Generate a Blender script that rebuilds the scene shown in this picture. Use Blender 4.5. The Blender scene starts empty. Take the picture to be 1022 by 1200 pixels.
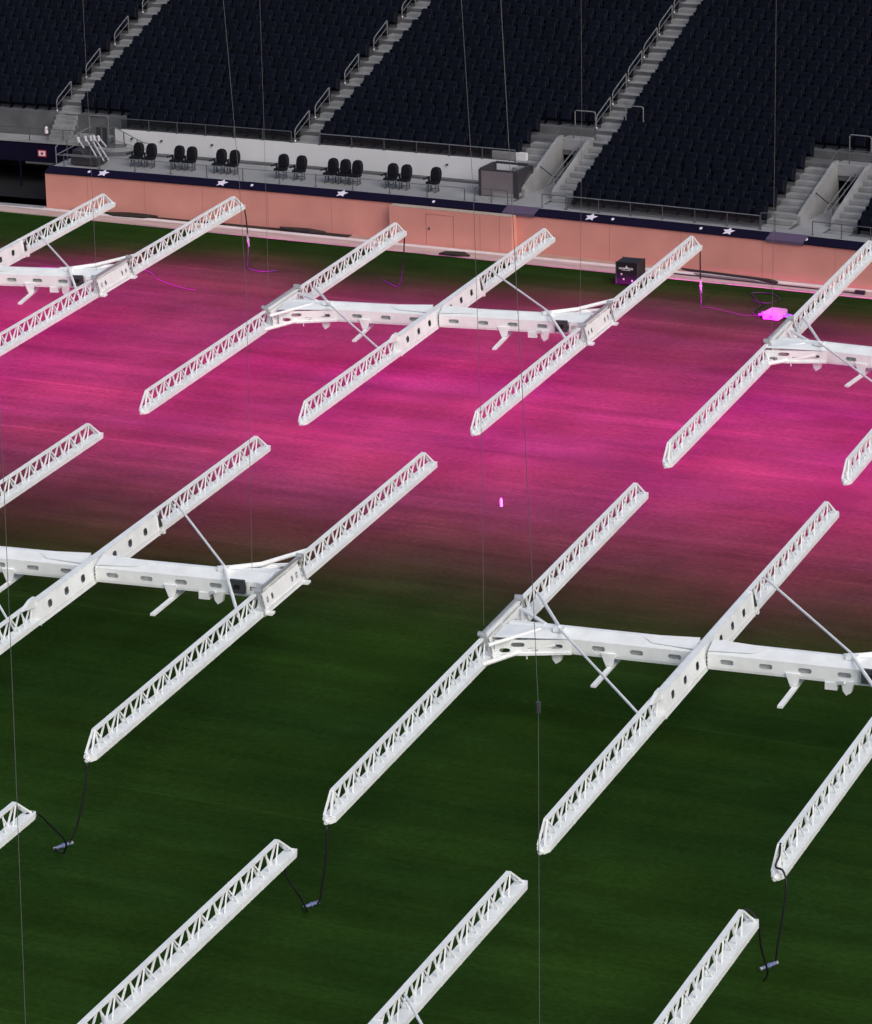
import bpy, math, random
from mathutils import Vector, Matrix
random.seed(7)
S = bpy.context.scene
col = S.collection
rad = math.radians

# ------------------------------------------------------------------ camera, sky, sun, exposure
CAM = Vector((62.71, -123.075, 34.06))
FW = Vector((-0.43206, 0.84796, -0.30706)); RT = Vector((0.89396, 0.44763, -0.02172)); UP = RT.cross(FW)
cd = bpy.data.cameras.new("camera"); cam = bpy.data.objects.new("camera", cd); col.objects.link(cam)
cam.matrix_world = Matrix(((RT.x, UP.x, -FW.x, CAM.x), (RT.y, UP.y, -FW.y, CAM.y), (RT.z, UP.z, -FW.z, CAM.z), (0, 0, 0, 1)))
cd.sensor_fit = 'VERTICAL'; cd.sensor_height = 24.0; cd.lens = 24.0*4478.4/1200.0
cd.clip_start = 1.0; cd.clip_end = 3000.0
S.camera = cam

SUN_EL, SUN_AZ = rad(40), rad(122)
w = bpy.data.worlds.new("World"); S.world = w; w.use_nodes = True
nt = w.node_tree; nt.nodes.clear()
sky = nt.nodes.new('ShaderNodeTexSky'); sky.sky_type = 'NISHITA'; sky.sun_disc = False
sky.sun_elevation = SUN_EL; sky.sun_rotation = SUN_AZ; sky.dust_density = 4.0; sky.air_density = 1.0
bg = nt.nodes.new('ShaderNodeBackground'); bg.inputs[1].default_value = 0.125
wo = nt.nodes.new('ShaderNodeOutputWorld')
nt.links.new(sky.outputs[0], bg.inputs[0]); nt.links.new(bg.outputs[0], wo.inputs[0])
sl = bpy.data.lights.new("sun", 'SUN'); sl.energy = 1.25; sl.angle = rad(50); sl.color = (1, 0.98, 0.95)
so = bpy.data.objects.new("sun", sl); col.objects.link(so)
so.rotation_euler = (rad(50), 0, rad(58))
S.view_settings.view_transform = 'Standard'; S.view_settings.look = 'None'
S.view_settings.exposure = 0.0; S.view_settings.gamma = 1.0
S.render.engine = 'CYCLES'
LAMP_COL = (1.0, 0.003, 0.82)
LAMP_W = 385.0      # watts per LED module

# ------------------------------------------------------------------ materials
def mat(name, rgb, rough=0.6, var=0.0, vscale=2.0, metal=0.0, spec=0.4, bump=0.0, bscale=20.0, stretch=None, alpha=None):
    m = bpy.data.materials.new(name); m.use_nodes = True; n = m.node_tree; b = n.nodes['Principled BSDF']
    b.inputs['Roughness'].default_value = rough; b.inputs['Metallic'].default_value = metal
    b.inputs['Specular IOR Level'].default_value = spec
    b.inputs['Base Color'].default_value = (*rgb, 1)
    if alpha is not None: b.inputs['Alpha'].default_value = alpha
    tc = n.nodes.new('ShaderNodeTexCoord'); mp = n.nodes.new('ShaderNodeMapping')
    n.links.new(tc.outputs['Object'], mp.inputs[0])
    if stretch: mp.inputs['Scale'].default_value = stretch
    if var > 0:
        no = n.nodes.new('ShaderNodeTexNoise'); no.inputs['Scale'].default_value = vscale; no.inputs['Detail'].default_value = 6
        n.links.new(mp.outputs[0], no.inputs['Vector'])
        cr = n.nodes.new('ShaderNodeValToRGB')
        cr.color_ramp.elements[0].position = 0.3; cr.color_ramp.elements[1].position = 0.7
        cr.color_ramp.elements[0].color = (*[c*(1-var) for c in rgb], 1); cr.color_ramp.elements[1].color = (*[min(1, c*(1+var)) for c in rgb], 1)
        n.links.new(no.outputs['Fac'], cr.inputs[0]); n.links.new(cr.outputs[0], b.inputs['Base Color'])
    if bump > 0:
        nb = n.nodes.new('ShaderNodeTexNoise'); nb.inputs['Scale'].default_value = bscale; nb.inputs['Detail'].default_value = 4
        n.links.new(mp.outputs[0], nb.inputs['Vector'])
        bp = n.nodes.new('ShaderNodeBump'); bp.inputs['Strength'].default_value = bump; bp.inputs['Distance'].default_value = 0.02
        n.links.new(nb.outputs['Fac'], bp.inputs['Height']); n.links.new(bp.outputs[0], b.inputs['Normal'])
    return m

M = {}
M['white'] = mat('white_paint', (0.80, 0.835, 0.845), 0.42, 0.07, 2.2)
M['cream'] = mat('brace_paint', (0.85, 0.87, 0.87), 0.45, 0.05, 3.0)
M['steel'] = mat('galvanised_steel', (0.46, 0.48, 0.50), 0.4, 0.12, 8.0, metal=0.5)
M['darksteel'] = mat('dark_steel', (0.07, 0.075, 0.085), 0.45, 0.2, 8.0, metal=0.4)
M['rail'] = mat('rail_steel', (0.20, 0.21, 0.225), 0.4, 0.1, 4.0, metal=0.3)
M['raildark'] = mat('rail_dark', (0.09, 0.095, 0.105), 0.5, 0.1, 4.0, metal=0.2)
M['conc'] = mat('concrete', (0.09, 0.093, 0.101), 0.8, 0.22, 1.3, bump=0.2)
M['concstep'] = mat('concrete_steps', (0.21, 0.217, 0.226), 0.8, 0.22, 2.2, bump=0.2)
M['wall'] = mat('painted_wall', (0.60, 0.605, 0.63), 0.7, 0.06, 0.8)
M['floor'] = mat('terrace_floor', (0.26, 0.264, 0.275), 0.75, 0.12, 0.9)
M['seat'] = mat('seat_navy', (0.0021, 0.0033, 0.0088), 0.55, 0.3, 1.7, spec=0.12)
M['padseat'] = mat('padded_seat', (0.0045, 0.005, 0.008), 0.55, 0.1, 5.0, spec=0.2)
M['parapet'] = mat('parapet_concrete', (0.235, 0.24, 0.252), 0.75, 0.15, 1.5)
M['navy'] = mat('navy_cap', (0.006, 0.0042, 0.019), 0.75, 0.1, 1.0, spec=0.08)
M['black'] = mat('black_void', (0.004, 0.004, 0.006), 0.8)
M['star'] = mat('star_white', (0.72, 0.66, 0.78), 0.5)
M['cable'] = mat('black_rubber', (0.012, 0.012, 0.016), 0.5)
M['wire'] = mat('wire_rope', (0.13, 0.13, 0.14), 0.5, metal=0.2)
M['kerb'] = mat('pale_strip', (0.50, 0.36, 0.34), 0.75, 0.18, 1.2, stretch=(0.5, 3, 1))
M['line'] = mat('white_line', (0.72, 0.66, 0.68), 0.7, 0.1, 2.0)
M['soil'] = mat('dark_soil', (0.022, 0.018, 0.012), 0.95, 0.5, 2.5, bump=0.4)
M['case'] = mat('flight_case', (0.012, 0.012, 0.016), 0.45)
M['chalk'] = mat('white_mark', (0.75, 0.7, 0.75), 0.6)
M['polewhite'] = mat('pole_white', (0.42, 0.42, 0.45), 0.6)
M['whiteplastic'] = mat('white_plastic', (0.33, 0.34, 0.33), 0.4)
M['cord'] = mat('dull_cord', (0.028, 0.03, 0.024), 0.8, spec=0.1)
M['bluegrip'] = mat('blue_connector', (0.13, 0.16, 0.33), 0.5)
M['red'] = mat('red_sign', (0.45, 0.02, 0.04), 0.5)
M['tarp'] = mat('dark_tarp', (0.020, 0.020, 0.022), 0.6, 0.4, 3.0, bump=0.3)
M['boxpanel'] = mat('grey_panel', (0.155, 0.140, 0.155), 0.35, 0.08, 2.0)
M['boxframe'] = mat('box_frame', (0.035, 0.033, 0.04), 0.5)
M['plate'] = mat('mauve_plate', (0.085, 0.06, 0.11), 0.7)
M['mat'] = mat('rubber_mat', (0.085, 0.088, 0.095), 0.8, 0.2, 4.0)

def barrier_mat():
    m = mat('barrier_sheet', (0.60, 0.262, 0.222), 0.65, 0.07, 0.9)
    return m
M['barrier'] = barrier_mat()
M['barrier_top'] = mat('barrier_top', (0.42, 0.34, 0.27), 0.7, 0.1, 2.0)

def grass_mat():
    m = bpy.data.materials.new('mown_grass'); m.use_nodes = True; n = m.node_tree; b = n.nodes['Principled BSDF']
    b.inputs['Roughness'].default_value = 1.0; b.inputs['Specular IOR Level'].default_value = 0.0
    tc = n.nodes.new('ShaderNodeTexCoord')
    def noise(scale, sc, rot=0.0, detail=5, w_=0.0):
        mp = n.nodes.new('ShaderNodeMapping'); mp.inputs['Scale'].default_value = sc; mp.inputs['Rotation'].default_value = (0, 0, rot)
        mp.inputs['Location'].default_value = (w_, w_*1.7, 0)
        n.links.new(tc.outputs['Object'], mp.inputs[0])
        no = n.nodes.new('ShaderNodeTexNoise'); no.inputs['Scale'].default_value = scale; no.inputs['Detail'].default_value = detail
        n.links.new(mp.outputs[0], no.inputs['Vector']); return no.outputs['Fac']
    def ramp(fac, lo, hi, p0=0.35, p1=0.65):
        r = n.nodes.new('ShaderNodeMapRange'); r.inputs[1].default_value = p0; r.inputs[2].default_value = p1
        r.inputs[3].default_value = lo; r.inputs[4].default_value = hi; n.links.new(fac, r.inputs[0]); return r.outputs[0]
    def mul(a, c):
        x = n.nodes.new('ShaderNodeMath'); x.operation = 'MULTIPLY'; n.links.new(a, x.inputs[0]); n.links.new(c, x.inputs[1]); return x.outputs[0]
    streak = ramp(noise(1.0, (0.05, 0.8, 1)), 0.87, 1.16)
    streak2 = ramp(noise(1.0, (0.22, 3.6, 1), w_=5), 0.94, 1.06)
    line = ramp(noise(1.0, (0.02, 3.2, 1), rot=0.02, detail=2, w_=11), 1.0, 1.28, 0.64, 0.72)
    patch = ramp(noise(0.11, (1, 1, 1), detail=3, w_=3), 0.89, 1.13)
    fine = ramp(noise(7.0, (0.8, 1.2, 1), detail=6), 0.87, 1.14)
    cross = ramp(noise(1.0, (0.35, 0.10, 1), w_=21), 0.93, 1.07)
    mott = ramp(noise(0.9, (0.6, 1.1, 1), detail=4, w_=31), 0.91, 1.09)
    f = mul(mul(mul(mul(streak, mott), streak2), mul(line, patch)), mul(fine, cross))
    mix = n.nodes.new('ShaderNodeMix'); mix.data_type = 'RGBA'
    mix.inputs[6].default_value = (0.0155, 0.0400, 0.0082, 1); mix.inputs[7].default_value = (0.0178, 0.0425, 0.0073, 1)
    n.links.new(ramp(noise(0.3, (0.4, 1, 1), w_=8), 0, 1), mix.inputs[0])
    vm = n.nodes.new('ShaderNodeVectorMath'); vm.operation = 'SCALE'
    n.links.new(mix.outputs[2], vm.inputs[0]); n.links.new(f, vm.inputs['Scale']); n.links.new(vm.outputs[0], b.inputs['Base Color'])
    nb = noise(30.0, (1, 1, 1), detail=2)
    bp = n.nodes.new('ShaderNodeBump'); bp.inputs['Strength'].default_value = 0.5; bp.inputs['Distance'].default_value = 0.02
    n.links.new(nb, bp.inputs['Height']); n.links.new(bp.outputs[0], b.inputs['Normal'])
    return m
M['grass'] = grass_mat()

# ------------------------------------------------------------------ mesh helpers
class MB:
    def __init__(s): s.v = []; s.f = []
    def add(s, vs, fs):
        k = len(s.v); s.v += [tuple(v) for v in vs]; s.f += [tuple(i+k for i in f) for f in fs]; return s
    def box(s, a, b):
        (x0, y0, z0), (x1, y1, z1) = a, b
        return s.add([(x0,y0,z0),(x1,y0,z0),(x1,y1,z0),(x0,y1,z0),(x0,y0,z1),(x1,y0,z1),(x1,y1,z1),(x0,y1,z1)],
                     [(0,3,2,1),(4,5,6,7),(0,1,5,4),(1,2,6,5),(2,3,7,6),(3,0,4,7)])
    def lbox(s, x0, x1, y0, y1, z0, z1, step=1.5):      # long box cut along x so it can follow a curve
        n = max(1, int(round((x1-x0)/step))); vs = []; fs = []
        for i in range(n+1):
            x = x0+(x1-x0)*i/n; vs += [(x,y0,z0),(x,y1,z0),(x,y1,z1),(x,y0,z1)]
        for i in range(n):
            for j in range(4):
                a = i*4+j; b2 = i*4+(j+1) % 4; fs.append((a, b2, b2+4, a+4))
        fs.append((3,2,1,0)); k = n*4; fs.append((k,k+1,k+2,k+3))
        return s.add(vs, fs)
    def prism(s, pts, axis_a, axis_b):                  # closed outline pts (3D list), extruded by vector
        n = len(pts); A = [Vector(p)+Vector(axis_a) for p in pts]; B = [Vector(p)+Vector(axis_b) for p in pts]
        fs = [tuple(range(n))[::-1], tuple(range(n, 2*n))]+[(i, (i+1) % n, n+(i+1) % n, n+i) for i in range(n)]
        return s.add(A+B, fs)
    def bar(s, p, q, wd, ht=None, up=(0, 0, 1)):        # rectangular bar between two points
        ht = wd if ht is None else ht
        p, q = Vector(p), Vector(q); d = (q-p).normalized(); u = Vector(up)
        if abs(d.dot(u)) > 0.98: u = Vector((1, 0, 0))
        sd = d.cross(u).normalized()*wd/2; uu = sd.cross(d).normalized()*ht/2
        vs = [p-sd-uu, p+sd-uu, p+sd+uu, p-sd+uu, q-sd-uu, q+sd-uu, q+sd+uu, q-sd+uu]
        return s.add(vs, [(0,3,2,1),(4,5,6,7),(0,1,5,4),(1,2,6,5),(2,3,7,6),(3,0,4,7)])
    def tube(s, pts, r, n=6, r1=None):
        pts = [Vector(p) for p in pts]; rings = []
        m = len(pts)
        for i, p in enumerate(pts):
            d = (pts[min(i+1, m-1)]-pts[max(i-1, 0)]).normalized()
            u = Vector((0, 0, 1)) if abs(d.z) < 0.9 else Vector((1, 0, 0))
            a = d.cross(u).normalized(); b = a.cross(d).normalized()
            rr = r if r1 is None else r+(r1-r)*i/(m-1)
            rings.append([p+(a*math.cos(2*math.pi*k/n)+b*math.sin(2*math.pi*k/n))*rr for k in range(n)])
        vs = [v for rg in rings for v in rg]; fs = []
        for i in range(m-1):
            for k in range(n): fs.append((i*n+k, i*n+(k+1) % n, (i+1)*n+(k+1) % n, (i+1)*n+k))
        fs.append(tuple(range(n))[::-1]); fs.append(tuple(range((m-1)*n, m*n)))
        return s.add(vs, fs)
    def holed(s, P, a0, a1, z0, z1, holes, th):
        """plate in the (a, z) plane, thickness th; P(a, n, z) -> point; holes = list of (ca, cz, half a, half z)"""
        holes = sorted(holes); cuts = [a0]
        for h, g in zip(holes, holes[1:]): cuts.append((h[0]+g[0])/2)
        cuts.append(a1)
        if not holes: cuts = [a0, a1]
        for off in (0, th):
            for i, h in enumerate(holes):
                l, r = cuts[i], cuts[i+1]; ca, cz, ha, hz = h; c = min(ha, hz)*0.75
                R = [(l,z0),(ca-ha+c,z0),(ca+ha-c,z0),(r,z0),(r,cz-hz+c),(r,cz+hz-c),(r,z1),(ca+ha-c,z1),(ca-ha+c,z1),(l,z1),(l,cz+hz-c),(l,cz-hz+c)]
                H = [(ca-ha+c*.3,cz-hz+c*.3),(ca-ha+c,cz-hz),(ca+ha-c,cz-hz),(ca+ha-c*.3,cz-hz+c*.3),(ca+ha,cz-hz+c),(ca+ha,cz+hz-c),(ca+ha-c*.3,cz+hz-c*.3),(ca+ha-c,cz+hz),(ca-ha+c,cz+hz),(ca-ha+c*.3,cz+hz-c*.3),(ca-ha,cz+hz-c),(ca-ha,cz-hz+c)]
                vs = [P(a, off, z) for a, z in R]+[P(a, off, z) for a, z in H]
                s.add(vs, [(k, (k+1) % 12, 12+(k+1) % 12, 12+k) for k in range(12)])
                if off == 0:
                    vs = [P(a, 0, z) for a, z in H]+[P(a, th, z) for a, z in H]
                    s.add(vs, [(k, (k+1) % 12, 12+(k+1) % 12, 12+k) for k in range(12)])
        return s
    def bend(s):
        s.v = [bend(*v) for v in s.v]; return s
    def build(s, name, m, parent=None, smooth=False, bevel=0.0):
        me = bpy.data.meshes.new(name); me.from_pydata(s.v, [], s.f)
        me.materials.append(m)
        bm = __import__('bmesh').new(); bm.from_mesh(me); __import__('bmesh').ops.recalc_face_normals(bm, faces=bm.faces); bm.to_mesh(me); bm.free()
        o = bpy.data.objects.new(name, me); col.objects.link(o)
        if parent is not None: o.parent = parent
        if smooth:
            for p in me.polygons: p.use_smooth = True
        if bevel > 0:
            b = o.modifiers.new('bevel', 'BEVEL'); b.width = bevel; b.segments = 2; b.limit_method = 'ANGLE'
        return o

RC = 290.0
def bend(u, v, z):
    a = u/RC; return ((RC+v)*math.sin(a), (RC+v)*math.cos(a)-RC, z)
def tag(o, label=None, cat=None, group=None, kind=None):
    if label: o['label'] = label
    if cat: o['category'] = cat
    if group: o['group'] = group
    if kind: o['kind'] = kind
    return o
def empty(name, loc=(0, 0, 0), rz=0.0):
    o = bpy.data.objects.new(name, None); o.location = loc; o.rotation_euler = (0, 0, rz); o.empty_display_size = 0.3; col.objects.link(o); return o
def emptyuv(name, u, v, z, rz=0.0):
    x, y, z = bend(u, v, z); return empty(name, (x, y, z), rz-u/RC)

# ------------------------------------------------------------------ setting: pitch, strips, ground behind
g = MB()
g.add([(-400,-500,0),(400,-500,0),(400,-1.6,0),(-400,-1.6,0)], [(0,1,2,3)])
tag(g.build('pitch', M['grass']), 'dark green mown grass pitch, glowing pink under the lit rigs', 'pitch', kind='structure')
g = MB(); g.add([(-400,-1.6,-0.004),(400,-1.6,-0.004),(400,500,-0.004),(-400,500,-0.004)], [(0,1,2,3)])
tag(g.build('ground', M['soil']), 'dark ground running beneath the stand', 'ground', kind='structure')
g = MB(); g.lbox(-60, 60, -1.62, -0.55, -0.02, 0.035)
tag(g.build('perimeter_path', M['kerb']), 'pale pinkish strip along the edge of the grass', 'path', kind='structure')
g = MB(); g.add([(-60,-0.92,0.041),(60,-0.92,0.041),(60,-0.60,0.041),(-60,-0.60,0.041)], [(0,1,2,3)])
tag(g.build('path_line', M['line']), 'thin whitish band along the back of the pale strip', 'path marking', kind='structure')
g = MB()
g.lbox(-15.5, -3.2, -0.55, 1.2, -0.02, 0.012); g.bend()
tag(g.build('gutter_strip', M['soil']), 'dark bare soil between the pale strip and the salmon barrier', 'ground', kind='structure')
g = MB(); g.lbox(-3.2, 60, -0.548, 1.2, -0.02, 0.02); g.lbox(-60, -15.5, -0.548, 1.2, -0.02, 0.02); g.bend()
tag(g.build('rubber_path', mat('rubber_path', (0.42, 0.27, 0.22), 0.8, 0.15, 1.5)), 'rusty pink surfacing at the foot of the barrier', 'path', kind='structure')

# ------------------------------------------------------------------ barrier with navy cap and stars
bar = empty('perimeter_barrier'); tag(bar, 'long salmon pink barrier wall with a navy cap carrying white stars', 'barrier')
BL = -16.45
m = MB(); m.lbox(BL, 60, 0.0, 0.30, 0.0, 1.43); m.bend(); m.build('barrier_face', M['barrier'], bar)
m = MB()
for u in (-12.1, -6.8, -14.6, 7.35, 10.2, 13.4, 16.2, -9.6, -4.1): m.box((u-.008, -0.006, 0.02), (u+.008, -0.002, 1.42))
m.bend(); m.build('panel_seam', mat('seam', (0.42, 0.19, 0.15), 0.8), bar)
m = MB()
n = 60
vs = []; fs = []
for i in range(n+1):
    u = BL+(60-BL)*i/n
    vs += [(u,-0.05,1.40),(u,-0.05,1.44),(u,0.42,1.60),(u,0.42,1.40)]
for i in range(n):
    for j in range(4): a = i*4+j; b2 = i*4+(j+1) % 4; fs.append((a, b2, b2+4, a+4))
fs += [(3,2,1,0), tuple(n*4+k for k in range(4))]
m.add(vs, fs); m.bend(); m.build('cap', M['navy'], bar)
def star_pts(r=0.31, ri=0.12):
    return [((r if k % 2 == 0 else ri)*math.sin(k*math.pi/5), (r if k % 2 == 0 else ri)*math.cos(k*math.pi/5)) for k in range(10)]
for u in (-13.98, -8.83, -3.73, 1.35-0, 6.53, 11.98, 17.38):
    if abs(u-1.35) < .01: continue
    m = MB(); sl_ = 0.16/0.47
    P = [(u+a, 0.185+b, 1.44+(0.185+0.05+b)*sl_+0.004) for a, b in star_pts(0.24)]
    m.prism(P, (0, 0, 0), (0, 0, 0.006)); m.bend(); m.build('star', M['star'], bar)
for u in (-14.6, -7.55, 0.1, 7.4, 10.9, 15.0):
    m = MB(); P = [(u+.055*math.cos(k*math.pi/4), 0.185+.07*math.sin(k*math.pi/4), 1.44+(0.235+.07*math.sin(k*math.pi/4))*0.34+0.004) for k in range(8)]
    m.prism(P, (0, 0, 0), (0, 0, 0.02)); m.bend(); m.build('cap_light', M['star'], bar)
# boxed out section with a door
m = MB(); m.lbox(-1.45, 3.60, -0.42, -0.003, 0.0, 1.385); m.bend(); m.build('boxed_panel', M['barrier'], bar)
m = MB(); m.lbox(-1.45, 3.60, -0.425, -0.06, 1.387, 1.397); m.bend(); m.build('box_lid', M['barrier_top'], bar)
m = MB()
for a, b_ in (((0.07,-0.428,0.03),(0.085,-0.424,1.22)), ((1.20,-0.428,0.03),(1.215,-0.424,1.22)), ((0.07,-0.428,1.20),(1.215,-0.424,1.215)), ((2.3,-0.428,0.03),(2.308,-0.424,1.38)), ((3.1,-0.428,0.03),(3.108,-0.424,1.38))): m.box(a, b_)
m.bend(); dr = m.build('door', mat('door_gap', (0.34, 0.14, 0.11), 0.8), bar)
m = MB(); m.box((0.17,-0.45,0.62),(0.23,-0.425,0.70)); m.bend(); m.build('handle', M['darksteel'], dr)
for u0, u1 in ((3.05, 4.35), (13.55, 15.0)):
    m = MB(); P = [(u0,-0.07,1.33),(u1,-0.07,1.33),(u1,-0.07,1.452),(u1,0.44,1.63),(u0,0.44,1.63),(u0,-0.07,1.452)]
    m.add([(u0,-0.075,1.36),(u1,-0.075,1.36),(u1,-0.075,1.47),(u0,-0.075,1.47),(u1,0.43,1.625),(u0,0.43,1.625)], [(0,1,2,3),(3,2,4,5)])
    m.bend(); o = m.build('gate_sill', M['plate'], bar); s_ = o.modifiers.new('solid', 'SOLIDIFY'); s_.thickness = 0.01

# ------------------------------------------------------------------ stand: terrace, rows, aisles, vomitories
V0, G, Z0, RR_ = 1.05, 0.82, 1.60, 0.295
NR = 25
def aisle1(v): return (-17.72+0.022*(v-4), 0.46)
def aisle2(v): return (-6.90+0.036*(v-4), 0.46)
def aisle3(v): return (4.60-0.052*(v-5), 0.50)
def aisle4(v): return (15.75-0.06*(v-5), 0.50)
def aisle0(v): return (-28.8, 0.46)
def aisle5(v): return (27.0, 0.5)
AISLES = [aisle0, aisle1, aisle2, aisle3, aisle4, aisle5]
VOM = [(3.04, 4.14), (14.02, 15.2)]      # inner faces of the two entrances
stand = empty('seating_stand'); tag(stand, 'stepped concrete seating stand with grey aisles rising behind the barrier', 'stand')
m = MB()
for k in range(NR):
    v = V0+k*G; z = Z0+k*RR_
    segs = [(-45, 45)]
    if k < 3: segs = [(-45, -22), (2.0, 45)]
    elif k < 4: segs = [(-45, -22), (-15.0, 45)]
    if k < 5:
        out = []
        for a, b_ in segs:
            cur = a
            for p, q in VOM:
                if a < p < b_: out.append((cur, p-0.03)); cur = q+0.03
            out.append((cur, b_))
        segs = out
    for a, b_ in segs: m.lbox(a, b_, v, v+G+(0.0 if k < NR-1 else 0.3), max(z-RR_-(0.25 if k != 4 else 0.9), 0) if k else 1.0, z)
m.bend(); m.build('terrace_steps', M['conc'], stand)
m = MB()   # front ledge and dugout terrace floor
for a, b_, c, d in ((2.0, 3.04, 0.42, 1.05), (3.04, 4.14, 0.42, 6.5), (4.14, 14.02, 0.42, 1.05), (14.02, 15.2, 0.42, 6.5), (15.2, 45, 0.42, 1.05)):
    m.lbox(a, b_, c, d, 1.2, 1.6)
m.lbox(-16.3, 2.0, 0.42, 3.51, 1.2, 1.598)
m.bend(); m.build('terrace_floor', M['floor'], stand)
for fn in AISLES:
    m = MB()
    for k in range(NR):
        if fn in (aisle3, aisle4) and k < 5: continue
        if fn in (aisle1, aisle2) and k < 4 - (fn is aisle2): continue
        v = V0+k*G; z = Z0+k*RR_; c, hw = fn(v)
        m.box((c-hw, v-0.005, z-0.01), (c+hw, v+G/2, z+0.006))
        m.box((c-hw, v+G/2, z-0.01), (c+hw, v+G-0.006, z+RR_/2))
    m.bend(); m.build('aisle_steps', M['concstep'], stand)
for p, q in VOM:
    for (a, b_) in ((p-1.12, p-0.14), (q+0.16, q+1.0)):
        m = MB()
        for k in range(5):
            for h in (0, 1):
                v = V0+k*G+h*G/2; z = Z0+k*RR_+h*RR_/2
                m.box((a, v-0.004, z-0.12), (b_, v+G/2+0.03, z+0.012))
        m.bend(); m.build('entrance_steps', M['concstep'], stand)
for p, q in VOM:      # sloping entrance parapets
    for a, b_ in ((p-0.13, p), (q, q+0.15)):
        m = MB()
        pts = [(a, 1.85, 1.0), (a, 5.25, 1.0), (a, 5.25, 3.24), (a, 4.9, 3.22), (a, 2.05, 2.03), (a, 1.85, 1.90)]
        m.prism(pts, (0, 0, 0), (b_-a, 0, 0))
        m.bend(); m.build('entrance_parapet', M['parapet'], stand)
for p, q in VOM:
    m = MB(); m.box((p-0.13, 5.12, 2.72), (q+0.15, 5.28, 3.13))
    m.bend(); m.build('entrance_lintel', M['parapet'], stand)
m = MB()
for p, q in VOM:
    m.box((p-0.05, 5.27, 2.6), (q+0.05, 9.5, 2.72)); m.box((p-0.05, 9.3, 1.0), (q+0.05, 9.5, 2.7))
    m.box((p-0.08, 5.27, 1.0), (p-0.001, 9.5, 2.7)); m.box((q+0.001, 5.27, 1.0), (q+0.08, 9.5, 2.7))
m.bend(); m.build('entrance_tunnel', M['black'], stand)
m = MB()
for k in range(5):   # tunnel landing over entrances
    pass
for p, q in VOM:
    m = MB(); m.box((p-0.13, 5.15, 3.0), (q+0.15, 6.0, 3.09))
    m.bend(); m.build('entrance_landing', M['concstep'], stand)
# outer ends and back of the stand
m = MB(); m.lbox(-45, 45, V0+NR*G+0.3, V0+NR*G+0.7, 0, Z0+NR*RR_+1.2); m.bend(); m.build('rear_wall', M['conc'], stand)

# dugout back wall
dw = empty('dugout_wall'); tag(dw, 'low pale grey wall behind the padded dugout seats', 'wall')
m = MB(); m.lbox(-15.2, 1.95, 3.40, 3.507, 1.602, 2.50); m.bend(); m.build('wall_panel', M['wall'], dw)
m = MB(); m.lbox(-14.3, 1.9, 3.12, 3.397, 1.602, 1.67); m.bend(); m.build('wall_plinth', M['conc'], dw)
m = MB(); m.lbox(0.8, 2.2, 3.725, 3.9, 1.2, 2.78, 0.7); m.bend(); m.build('wall_upstand', M['wall'], dw)
for u in (-14.4, -10.9, -0.9, -13.1):
    m = MB(); m.tube([(u, 3.40, 2.18), (u, 3.33, 2.18)], 0.045, 8); m.bend(); m.build('wall_light', M['darksteel'], dw)

# left recess (players' tunnel mouth)
rc = empty('tunnel_recess', bend(-20, 1.5, 0)); rc.rotation_euler = (0, 0, 0)
rl = Vector(rc.location)
def rel(mb):
    mb.bend(); mb.v = [(x-rl.x, y-rl.y, z-rl.z) for x, y, z in mb.v]; return mb
tag(rc, 'dark navy recess of the tunnel mouth left of the salmon barrier', 'tunnel')
m = MB(); m.lbox(-30, -16.3, 3.45, 3.6, 0.93, 1.72); rel(m).build('fascia', M['navy'], rc)
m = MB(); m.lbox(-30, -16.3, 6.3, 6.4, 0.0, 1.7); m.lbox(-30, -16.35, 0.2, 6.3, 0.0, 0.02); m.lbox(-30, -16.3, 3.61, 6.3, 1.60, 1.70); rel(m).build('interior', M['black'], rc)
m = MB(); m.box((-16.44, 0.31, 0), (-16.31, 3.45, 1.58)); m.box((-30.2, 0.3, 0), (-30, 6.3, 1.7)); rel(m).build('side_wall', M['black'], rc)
m = MB(); m.lbox(-19.2, -16.32, 3.40, 3.448, 0.86, 0.93); rel(m).build('lintel_edge', M['conc'], rc)
m = MB(); m.lbox(-30, -14.9, 3.40, 4.34, 1.722, 1.80); rel(m).build('walkway_slab', M['floor'], rc)
m = MB(); m.box((-19.25, 3.0, 0.03), (-19.2, 3.05, 1.5)); rel(m).build('door_edge', M['navy'], rc)
# white band at the foot
m = MB(); m.lbox(-30, -16.5, -0.25, 0.05, 0.0, 0.06); rel(m).build('threshold', M['floor'], rc)
# sloped end wall at the far left
m = MB(); m.box((-20.75, 1.6, 1.3), (-20.6, 3.39, 1.72)); rel(m).build('side_parapet', M['wall'], rc)
sg = emptyuv('safety_sign', -18.45, 3.44, 1.30); tag(sg, 'small white sign with a red edge on the navy tunnel fascia', 'sign')
m = MB(); m.box((-0.19, -0.02, -0.14), (0.19, 0, 0.14)); m.build('sign_border', M['red'], sg)
m = MB(); m.box((-0.15, -0.024, -0.10), (0.15, -0.0205, 0.10)); m.build('sign_face', M['chalk'], sg)
m = MB(); m.tube([(0, -0.024, 0), (0, -0.028, 0)], 0.06, 10); m.build('sign_symbol', M['red'], sg)

# steps from row 4 down to walkway on aisle 1
m = MB()
for i, (v, z) in enumerate(((4.33, 2.78),)):
    m.box((-18.2, v, 1.7), (-17.25, v+0.05, z-0.02))
for i in range(6):
    m.box((-18.18, 3.35+0.16*i+0.06, 1.80), (-15.6 if i < 2 else -17.26, 4.36, 1.86+0.17*i))
m.bend(); m.build('walkway_steps', M['concstep'], stand)

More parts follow.
